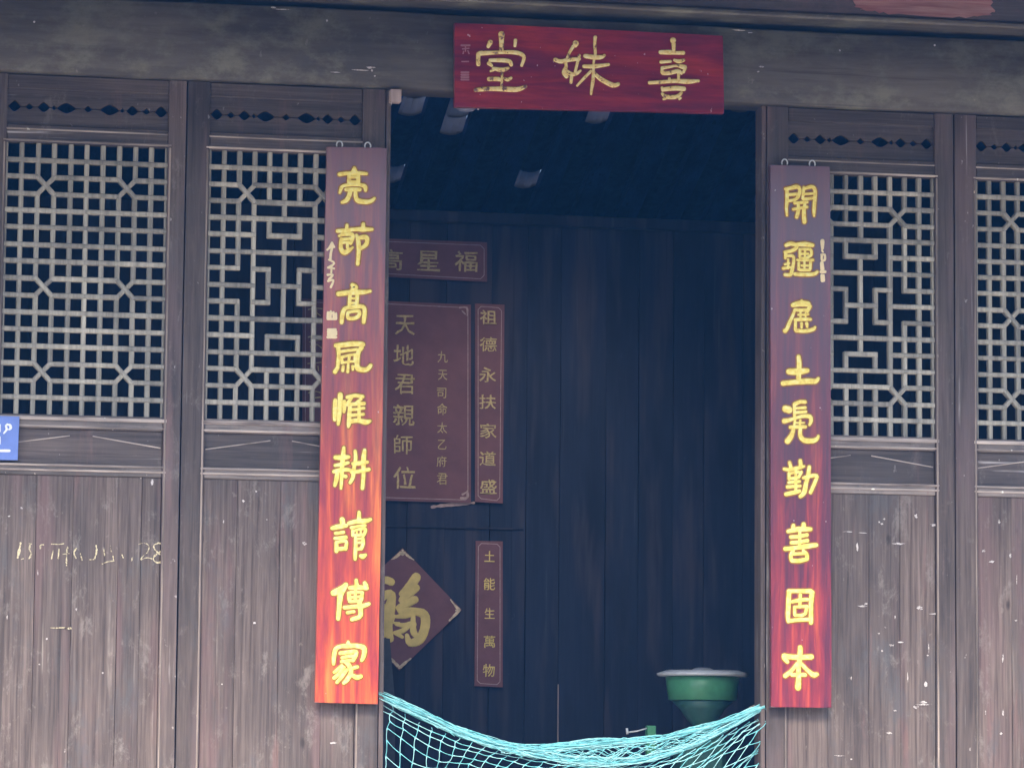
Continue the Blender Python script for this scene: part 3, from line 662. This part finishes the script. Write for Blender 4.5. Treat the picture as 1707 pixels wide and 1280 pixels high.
for u0, v0, s in SG: character(s, u0, v0, KB, YS, sg, [M['gild'], M['olive']], outline=.8, h=.004)
character("769,76,3 783,76,3;771,82,2 782,81,2;773,86,2 772,90,2;780,85,2 782,90,2;776,76,2 776,86,2;770,103,2 781,103,2", 0, 0, 1, YS, sg, [M['sealdim'], M['olive']], outline=0, name='inscription', h=.001)
character("769,121,3 781,121,3;769,125,3 781,125,3;769,129,3 781,129,3;769,133,3 781,133,3", 0, 0, 1, YS, sg, [M['sealdim'], M['olive']], outline=0, name='seal_mark', h=.001)

# wooden block, bowl shape, house plate
q0, q1 = P(649.5, 171, -.036), P(668, 151, -.036)
t = thing('wooden_block', 'small pale square wooden block above the left corner of the doorway', 'wooden block', (q0.x, -.02, q0.z))
mesh_obj('block', bbox(q0.x, q1.x, -.056, -.012, q0.z, q1.z, .002), M['wedge'], t)
bm = bmesh.new(); tube(bm, [(q0.x + .003, -.05, q0.z), (q0.x + .0035, -.05, q0.z - .012)], .0024, 6); mesh_obj('peg', bm, M['whitechip'], t)
q = P(778, 172, -.02); bm = bmesh.new()
lathe(bm, (q.x, -.01), [(.012, q.z - .030), (.026, q.z - .026), (.037, q.z - .015), (.041, q.z + .004), (.041, q.z + .02)], 28)
t = thing('bowl_lamp', 'grey rounded bowl lamp peeking out below the left end of the hall sign', 'lamp', (q.x, -.01, q.z))
mesh_obj('bowl', bm, M['bowl'], t, True)
bm = bmesh.new(); q = P(797, 182, -.03); tube(bm, [(q.x + .001, -.03, q.z + .012), (q.x, -.03, q.z - .003)], [.0018, .0032], 6); mesh_obj('pull_cord', bm, M['white'], t)

YP = -.014
t = thing('house_number_plate', 'blue enamel house number plate with white writing at the left photo edge', 'number plate', P(-30, 766, YP))
c = [P(-78, 765, YP), P(29.5, 767, YP), P(32.5, 694, YP), P(-78, 690, YP)]
bm = plate([(a.x, a.z) for a in c], YP, YP + .004); bmesh.ops.bevel(bm, geom=bm.edges[:], offset=.0012, segments=1, affect='EDGES')
mesh_obj('plate', bm, M['blue'], t)
KP = 10 / 12.8
for s in ("12,38,3 16,34,3;13,40,4 14,46,4 8,54,3;16,36,3 21,36,4 23,42,5 20,46,3;13,45,3 21,46,2", "-1,36,4 -1,50,4;-6,36,2 -6,50,2", "-1,62,4 -1,76,4;-5,62,2 -5,76,3", "-5,91,5 10,91,5 20,91,5"):
    character(s, 0, 680, KP, YP, t, [M['white'], M['olive']], outline=0, h=.0008)

# ------------------------------------------------------------------ interior
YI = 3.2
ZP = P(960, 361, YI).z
t = thing('interior_wall', 'dark plank partition behind the doorway with a blue veil in its colour', 'wall', (0, YI, FL))
x = -3.6
seam = P(930, 1200, YI).x
edges = [seam]
while edges[-1] < 3.9: edges.append(edges[-1] + random.uniform(.14, .22))
e2 = [seam]
while e2[-1] > -3.9: e2.append(e2[-1] - random.uniform(.14, .22))
edges = sorted(set(e2 + edges))
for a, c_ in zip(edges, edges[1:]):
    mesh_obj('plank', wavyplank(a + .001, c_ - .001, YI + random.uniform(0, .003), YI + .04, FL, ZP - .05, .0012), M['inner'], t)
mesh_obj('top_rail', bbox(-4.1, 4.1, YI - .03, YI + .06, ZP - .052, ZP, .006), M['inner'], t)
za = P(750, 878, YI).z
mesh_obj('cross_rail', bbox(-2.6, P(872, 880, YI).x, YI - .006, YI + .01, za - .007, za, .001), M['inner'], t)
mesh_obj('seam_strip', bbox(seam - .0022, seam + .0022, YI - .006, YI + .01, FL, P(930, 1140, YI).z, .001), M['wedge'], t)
# small stain under the tablet
marks(t, "720,845,3 740,842,5 765,840,4 790,838,3", M['pborder'], YI - .004, 'paste_smear', 1, (0, 0), 3)

yp = YI - .012
def paper(name, label, cat, cs, corner=4, bw=2.0, inset=None, group=None):
    c = [P(u, v, yp) for u, v in cs]
    t = thing(name, label, cat, ((c[0].x + c[1].x) / 2, yp, c[0].z), group)
    mesh_obj('paper', plate([(a.x, a.z) for a in c], yp, yp + .006), M['poster'], t)
    if inset:
        (a, b_), (c1, d1), (e1, f1), (g1, h1) = cs
        i, k = inset, corner
        pts = [(a + i + k, b_ - i), (c1 - i - k, d1 - i), (c1 - i, d1 - i - k), (e1 - i, f1 + i + k), (e1 - i - k, f1 + i), (g1 + i + k, h1 + i), (g1 + i, h1 + i + k), (a + i, b_ - i - k)]
        pts.append(pts[0])
        s = ';'.join('%g,%g,%g %g,%g,%g' % (p[0], p[1], bw, q_[0], q_[1], bw) for p, q_ in zip(pts, pts[1:]))
        bm = bmesh.new(); strokes(bm, s, 0, 0, 1, yp - .0005, .0006, 0, 0, .85, .02); mesh_obj('border', bm, M['pborder'], t)
    return t
t = paper('horizontal_plaque_paper', 'small maroon horizontal paper plaque with gold characters on the dark back wall', 'wall plaque', [(536, 456), (812, 470), (812, 404), (536, 394)], 6, 1.8, 5)
for ch, u, v, a, c_ in (('福', 777, 436, 38, 34), ('星', 714, 435, 38, 34), ('高', 652, 433, 38, 34), ('照', 590, 430, 38, 34)): glyph(ch, u, v, a, c_, yp - .001, t, M['pgold'], .006)
t = paper('ancestral_tablet_paper', 'large maroon ancestral tablet paper with two columns of gold characters', 'wall scroll', [(561, 832), (785, 838), (785, 508), (561, 498)], 4, 2.0, 5)
for ch, u, v, a in (('天', 675, 542, 33), ('地', 673, 592, 34), ('君', 675, 640, 33), ('親', 673, 692, 36), ('師', 672, 741, 31), ('位', 674, 796, 37)): glyph(ch, u, v, a, a, yp - .001, t, M['pgold'], .004)
for ch, u, v, a in (('九', 738, 595, 19), ('天', 738, 625, 17), ('司', 736, 655, 17), ('命', 737, 682, 19), ('太', 737, 713, 18), ('乙', 737, 741, 16), ('府', 736, 769, 18), ('君', 737, 798, 19)): glyph(ch, u, v, a * .9, a, yp - .001, t, M['pgold'], .0)
for s in ("766,513,3 778,513,4 779,526,3;770,518,3 776,524,3", "768,830,4 779,829,5 779,818,4;771,824,4 778,820,3"):
    bm = bmesh.new(); strokes(bm, s, 0, 0, 1, yp - .0006, .0008, 0, 0, 1, .3); mesh_obj('corner_ornament', bm, M['pborder'], t)
t = paper('couplet_strip_paper', 'tall maroon paper strip with gold characters right of the ancestral tablet', 'couplet strip', [(792, 836), (838, 839), (841, 508), (792, 506)], 5, 1.8, 5, 'paper strips on the back wall')
for ch, u, v in (('祖', 814, 529), ('德', 814, 574), ('永', 813, 625), ('扶', 813, 670), ('家', 814, 718), ('道', 813, 764), ('盛', 814, 811)): glyph(ch, u, v, 28, 24, yp - .001, t, M['pgold'], .006)
t = paper('couplet_strip_paper', 'maroon paper strip seen through the fretwork lattice of the left inner leaf', 'couplet strip', [(504, 822), (553, 825), (553, 500), (504, 498)], 5, 1.8, 5, 'paper strips on the back wall')
bm = bmesh.new()
strokes(bm, "514,516,2 526,514,2 538,515,2;520,520,2 519,532,2;526,520,2 534,526,2;528,514,2 527,532,2;514,562,3 524,560,2 536,562,2;516,570,2 534,567,2;517,578,2 527,574,2 536,580,2;525,560,2 523,586,2;513,606,2 536,604,2;518,612,2 516,618,2;530,610,2 531,618,2;514,655,3 524,652,2 536,655,2;516,664,2 534,662,3;524,652,2 520,674,2 534,672,2", 0, 0, 1, yp - .001, .0008, 0, 0, 1, .2)
mesh_obj('character', bm, M['pgold'], t)
t = paper('earth_deity_strip_paper', 'short maroon paper strip with five gold characters low on the back wall', 'couplet strip', [(791, 1143), (838, 1145), (838, 902), (793, 901)], 5, 1.8, 4.5)
for ch, u, v, a in (('土', 816, 927, 18), ('能', 816, 973, 20), ('生', 816, 1022, 18), ('萬', 816, 1069, 20), ('物', 815, 1117, 21)): glyph(ch, u, v, a * .95, a, yp - .001, t, M['fugold'], .006)
# fu diamond
c = [P(u, v, yp) for u, v in ((666, 1117), (770, 1016), (671, 913), (566, 1014))]
t = thing('fu_diamond_paper', 'maroon diamond shaped paper with one big gold fortune character', 'wall decoration', (c[0].x, yp, c[0].z))
mesh_obj('paper', plate([(a.x, a.z) for a in c], yp, yp + .005), M['poster'], t)
KF = 10 / 5.567
FU = ("-6,40,8 4,37,9 10,39,9;-8,60,11 2,52,10 10,50,9 8,65,13 6,80,12 9,92,8;-6,62,12 2,66,14 0,85,9 4,87,8;33,34,11 26,44,11 19,50,7;33,44,9 25,50,11 19,56,8;32,55,9 25,58,10 16,63,7;16,62,6 20,66,10 30,66,9 40,69,11 41,80,11 36,92,11 27,95,9 24,88,5;14,71,4 22,70,7 30,68,7;14,78,4 22,79,6 30,78,9;12,86,4 20,84,6 25,80,6;30,70,5 30,84,8 34,90,6;13,70,3 11,76,3 17,77,3;14,86,6 20,90,4")
bm = bmesh.new(); strokes(bm, FU, 635, 900, KF, yp - .0005, .0015, 0, 0, 1.0, .03); mesh_obj('character', bm, M['fugold'], t, True)
for s in ("668,921,6 660,928,5 653,932,2;674,921,6 681,927,5 690,933,2;671,917,4 671,924,6", "765,1016,6 757,1007,4 751,999,2;765,1018,6 757,1026,5 749,1034,3;766,1017,5 760,1017,5",
          "666,1112,6 658,1104,6 651,1097,4;668,1111,6 677,1103,5 685,1097,3"):
    bm = bmesh.new(); strokes(bm, s, 0, 0, 1, yp - .0005, .001, 0, 0, 1, .25); mesh_obj('corner_ornament', bm, M['fucorner'], t)
# leaning dark plank
ya = YI - .25
bm = bmesh.new(); a = [P(628, 1062, ya), P(650, 1064, ya), P(662, 1175, ya - .05), P(664, 1300, ya - .1), P(634, 1300, ya - .1)]
bm = plate([(q.x, q.z) for q in a], ya, ya + .025)
tag(mesh_obj('leaning_plank', bm, M['dark']), 'dark plank leaning on the back wall below the diamond paper', 'plank')

# back part of the roof seen above the partition
t = thing('hall_roof', 'underside of the hall roof with rafters, blue veil in its colour, and translucent tiles', 'roof', (0, 4, 5.5))
R0, R1 = (2.9, 5.90), (7.5, 4.244)
def rz(y): return R0[1] + (y - R0[0]) * (R1[1] - R0[1]) / (R1[0] - R0[0])

fz = lambda y: 4.82 + (y + .1) * (5.90 - 4.82) / (R0[0] + .1)
mesh_obj('roof_deck', slope(-.1, fz(-.1), .5, fz(.5), -4.3, 4.3, .03, .05), M['navy_veil'], t)
mesh_obj('roof_deck', slope(1.0, fz(1.0), R0[0], 5.90, -4.3, 4.3, .03, .05), M['navy_veil'], t)
mesh_obj('roof_deck', slope(.5, fz(.5), 1.0, fz(1.0), -4.3, -.6, .03, .05), M['navy_veil'], t)  # opening left between these deck pieces is added to bring daylight into the hall
mesh_obj('roof_deck', slope(.5, fz(.5), 1.0, fz(1.0), .3, 4.3, .03, .05), M['navy_veil'], t)
y_pick = 5.5
xr = [P(u, 180, y_pick).x for u in (655, 733, 811, 889, 967, 1045, 1123, 1201, 1279)]
pitch = (xr[-1] - xr[0]) / 8
for i in range(-2, 12):
    x = xr[0] + i * pitch
    mesh_obj('rafter', slope(R0[0], R0[1], R1[0], R1[1], x - .055, x + .055, .06), M['navy_veil'], t)
PALE = {(0, 3), (4, 3), (0, 4), (4, 4), (1, 4), (7, 3), (1, 5), (0, 8), (3, 8)}  # translucent tiles placed here for gleams of daylight through the roof
def dk(a, c, x0, x1): mesh_obj('roof_deck', slope(a, rz(a), c, rz(c), x0, x1, .03, .07), M['navy_veil'], t)
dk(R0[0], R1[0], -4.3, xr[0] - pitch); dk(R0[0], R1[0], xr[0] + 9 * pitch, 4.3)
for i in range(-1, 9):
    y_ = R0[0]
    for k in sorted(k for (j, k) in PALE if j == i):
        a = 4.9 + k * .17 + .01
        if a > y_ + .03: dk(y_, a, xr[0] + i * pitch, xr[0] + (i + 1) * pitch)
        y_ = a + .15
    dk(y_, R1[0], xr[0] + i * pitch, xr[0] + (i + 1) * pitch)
for i in range(-1, 9):
    xc = xr[0] + (i + .5) * pitch
    for k in range(12):
        ya_ = 4.9 + k * .17; yb_ = ya_ + .20
        pale = (i, k) in PALE
        bm = bmesh.new(); A = []
        dz = .035 + .012 * (k % 2)
        for (yy, o) in ((ya_, .0), (yb_, .014)):
            A.append([bm.verts.new((xc + s * .0685, yy, rz(yy) + .052 - o + .02 * s * s)) for s in (-1, -.5, 0, .5, 1)])
        for j in range(4): bm.faces.new((A[0][j], A[0][j + 1], A[1][j + 1], A[1][j]))
        r_ = bmesh.ops.solidify(bm, geom=bm.faces[:], thickness=.008)
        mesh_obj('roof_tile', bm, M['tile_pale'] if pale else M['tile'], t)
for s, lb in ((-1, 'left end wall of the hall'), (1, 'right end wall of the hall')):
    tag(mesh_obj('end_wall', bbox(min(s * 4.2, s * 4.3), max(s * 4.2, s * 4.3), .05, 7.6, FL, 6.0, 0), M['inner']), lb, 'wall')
tag(mesh_obj('rear_wall', bbox(-4.2, 4.2, 7.5, 7.6, FL, 4.4, 0), M['navy_veil']), 'dark rear wall at the back of the hall', 'wall')

# ------------------------------------------------------------------ hopper machine
ym = 1.3
t = thing('grain_mill', 'green grain mill with funnel hopper and metal lid standing inside the doorway', 'grain mill', (P(1171, 1120, ym).x, ym, FL))
c0 = P(1171, 1120, ym); px = (P(1271, 1120, ym).x - c0.x) / 100
zz = lambda v: P(1171, v, ym).z
bm = bmesh.new(); R = 74 * px
lathe(bm, (c0.x, ym), [(R * .96, zz(1127)), (R, zz(1125)), (R, zz(1122)), (R * .80, zz(1117)), (R * .25, zz(1116)), (R * .16, zz(1113)), (R * .10, zz(1112.4))], 48)
mesh_obj('lid', bm, M['lid'], t, True)
bm = bmesh.new(); lathe(bm, (c0.x, ym), [(52 * px, zz(1167)), (55 * px, zz(1166)), (60 * px, zz(1129)), (57 * px, zz(1127.5))], 48); mesh_obj('hopper_drum', bm, M['green'], t, True)
bm = bmesh.new(); lathe(bm, (c0.x, ym), [(13 * px, zz(1222)), (15 * px, zz(1209)), (24 * px, zz(1200)), (36 * px, zz(1182)), (50 * px, zz(1168))], 48); mesh_obj('hopper_cone', bm, M['dkgreen'], t, True)
z1 = zz(1222)
mesh_obj('mill_body', bbox(c0.x - .10, c0.x + .08, ym - .08, ym + .09, z1 - .26, z1 - .01, .02), M['dkgreen'], t)
mesh_obj('base', bbox(c0.x - .28, c0.x + .18, ym - .12, ym + .13, z1 - .30, z1 - .262, .006), M['dkgreen'], t)
for dx in (-.25, .15):
    for dy in (-.1, .1): mesh_obj('leg', bbox(c0.x + dx - .015, c0.x + dx + .015, ym + dy - .015, ym + dy + .015, FL, z1 - .301, .002), M['dkgreen'], t)
for u in (1154, 1162, 1186):
    a = P(u, 1213, ym); bm = bmesh.new(); lathe(bm, (a.x, ym - .05), [(.004, a.z - .012), (.004, a.z)], 8); mesh_obj('bolt', bm, M['lid'], t)
a, c_ = P(1077, 1236, ym - .1), P(1092, 1209, ym - .1)
mesh_obj('clamp_post', bbox(a.x, c_.x, ym - .12, ym - .08, a.z - .06, c_.z, .003), M['green'], t)
bm = bmesh.new(); p1, p2, p3 = P(1079, 1213, ym - .11), P(1062, 1218, ym - .11), P(1047, 1220, ym - .11)
tube(bm, [p1, p2, p3], .0028, 6); tube(bm, [P(1045, 1213, ym - .11), P(1046, 1223, ym - .11)], .005, 6); mesh_obj('handle', bm, M['lid'], t, True)
a = P(1245, 1180, .25)
bm = bmesh.new(); tube(bm, [P(1249, 1180, .3), P(1263, 1173, .3), P(1282, 1168, .3)], .004, 6)
tag(mesh_obj('twig', bm, M['worn'], None, True), 'reddish twig poking over the net beside the right jamb', 'twig')

# ------------------------------------------------------------------ net
YN = .02
def curve(pts):
    def f(u):
        if u <= pts[0][0]: a, b_ = pts[0], pts[1]
        elif u >= pts[-1][0]: a, b_ = pts[-2], pts[-1]
        else:
            for a, b_ in zip(pts, pts[1:]):
                if u <= b_[0]: break
        i = pts.index(a); p0 = pts[max(i - 1, 0)]; p3 = pts[min(i + 2, len(pts) - 1)]
        tt = (u - a[0]) / (b_[0] - a[0])
        m1 = (b_[1] - p0[1]) / max(b_[0] - p0[0], 1) * (b_[0] - a[0]); m2 = (p3[1] - a[1]) / max(p3[0] - a[0], 1) * (b_[0] - a[0])
        if not 0 <= tt <= 1: return a[1] + (b_[1] - a[1]) * tt
        return (2 * tt ** 3 - 3 * tt ** 2 + 1) * a[1] + (tt ** 3 - 2 * tt ** 2 + tt) * m1 + (-2 * tt ** 3 + 3 * tt ** 2) * b_[1] + (tt ** 3 - tt ** 2) * m2
    return f
T1 = curve([(630, 1152), (660, 1164), (700, 1182), (760, 1210), (820, 1231), (870, 1242), (930, 1240), (1000, 1233), (1050, 1231), (1110, 1225), (1160, 1212), (1210, 1198), (1250, 1182), (1280, 1170)])
T2 = curve([(630, 1158), (700, 1192), (760, 1219), (820, 1240), (870, 1251), (930, 1262), (1000, 1268), (1060, 1266), (1120, 1252), (1160, 1238), (1210, 1212), (1250, 1190), (1280, 1176)])
T3 = curve([(630, 1166), (700, 1208), (760, 1232), (820, 1250), (870, 1262), (930, 1272), (1000, 1279), (1060, 1277), (1120, 1264), (1160, 1250), (1210, 1226), (1250, 1206), (1280, 1192)])
t = thing('fishing_net', 'turquoise fishing net slung across the lower doorway', 'net', (0, YN, P(950, 1245, YN).z))
random.seed(21)
# twisted head cord: many strands following the two folds
bm = bmesh.new()
for s in range(60):
    base = T1 if s < 32 else T2
    off = random.uniform(-1, 7) if s < 32 else random.uniform(-4, 6)
    ph, fr, am = random.uniform(0, 6), random.uniform(.03, .09), random.uniform(.6, 2.6)
    u = 631 + (random.uniform(0, 140) if s % 3 else 0); ue = 1278 - (random.uniform(0, 160) if s % 3 == 1 else 0)
    pts = []; yy = YN + random.uniform(-.02, .012)
    while u < ue:
        loose = 1 + 1.2 * max(0, 1 - abs(u - 980) / 160) * (s % 2)
        pts.append(P(u, base(u) + off * loose + am * math.sin(u * fr + ph) + random.uniform(-.5, .5), yy + .004 * math.sin(u * fr * 1.7)))
        u += 7
    tube(bm, pts, random.uniform(.0009, .0018), 5, True, s % 2)
mesh_obj('head_cord', bm, [M['net'], M['netp']], t, True)
# loose folded meshes between the two folds
bm = bmesh.new()
for s in range(16):
    ph = s * .55; yy = YN - .012 + random.uniform(-.008, .008); pts = []; u = 850 + random.uniform(-20, 60)
    fr = random.uniform(.10, .17); fa = s / 15
    while u < 1235 - random.uniform(0, 40):
        lo, hi = T1(u) + 2, T2(u) + 3
        pts.append(P(u, lo + (hi - lo) * (fa * .9 + .12 * math.sin(u * fr + ph * 3)) + random.uniform(-.5, .5), yy)); u += 6
    if len(pts) > 2: tube(bm, pts, .0012, 5, True, s % 2)
for s in range(38):                                   # short crossing twines
    u = random.uniform(690, 1250); lo, hi = T1(u) + 3, T3(u)
    a_ = random.uniform(0, .6); d = random.choice((-1, 1)) * random.uniform(12, 26)
    v0 = lo + (hi - lo) * a_; v1 = T1(u + d) + 3 + (T3(u + d) - T1(u + d) - 3) * min(1, a_ + .4)
    pts = [P(u + d * k / 4, v0 + (v1 - v0) * k / 4 + 1.5 * math.sin(k * .8), YN - .016) for k in range(5)]
    if 640 < u + d < 1270: tube(bm, pts, .0011, 5, True, s % 2)
mesh_obj('folded_mesh', bm, [M['net'], M['netp']], t, True)
# hanging diamonds
bm = bmesh.new()
NQ = 12
dep = [0, 7, 18, 34, 52]
while len(dep) < NQ: dep.append(dep[-1] + 21)
nodes = {}
for p in range(-1, 62):
    for q in range(NQ):
        u = 633 + p * 22.0
        g = max(0, min(1, (u - 720) / 300))
        uu = u - q * (2 + 15 * g) + random.uniform(-2.2, 2.2)
        uc = max(631, min(1279, uu))
        k = .9 + .1 * math.sin(p * .9 + q)
        lift = 1 - .22 * g
        vv = T3(uc) - 4 + dep[q] * lift * k + random.uniform(-1.6, 1.6)
        nodes[p, q] = (uu, vv, YN + .012 * math.sin(p * .7 + q * .5) + .01 * math.cos(q * 1.1))
def strand(a, c_, sag):
    if not (628 < a[0] < 1281 and 628 < c_[0] < 1281): return
    pts = []
    for k in range(5):
        s = k / 4; b_ = sag * math.sin(s * math.pi)
        pts.append(P(a[0] + (c_[0] - a[0]) * s + b_, a[1] + (c_[1] - a[1]) * s + abs(b_) * .8, a[2] + (c_[2] - a[2]) * s))
    tube(bm, pts, [.0024, .00135, .0012, .00135, .0024], 5, True, random.randint(0, 1))
for (p, q), a in nodes.items():
    if (p + 1, q) in nodes and q > 0: strand(a, nodes[p + 1, q], random.uniform(-1.4, 2.0))
    if (p, q + 1) in nodes: strand(a, nodes[p, q + 1], random.uniform(-1.2, 1.2))
mesh_obj('mesh_web', bm, [M['net'], M['netp']], t, True)

# ------------------------------------------------------------------ the house across the courtyard (behind the camera, mirrored in the lacquer)
t = thing('opposite_house', 'two storey grey plastered house with tiled roof across the courtyard', 'house', (0, -31, 0))
mesh_obj('wall', bbox(-16, 16, -36, -30, 0, 5.9, .02), M['plaster'], t)
mesh_obj('roof', slope(-29.3, 5.7, -33, 8.0, -17, 17, .15), M['rooft'], t)
mesh_obj('roof', slope(-36.7, 5.7, -33.001, 8.0, -17, 17, .15), M['rooft'], t)
for x in (-9, -3, 3, 9):
    mesh_obj('window', bbox(x - .6, x + .6, -30.0, -29.97, 1.1, 2.3, .01), M['dark'], t)
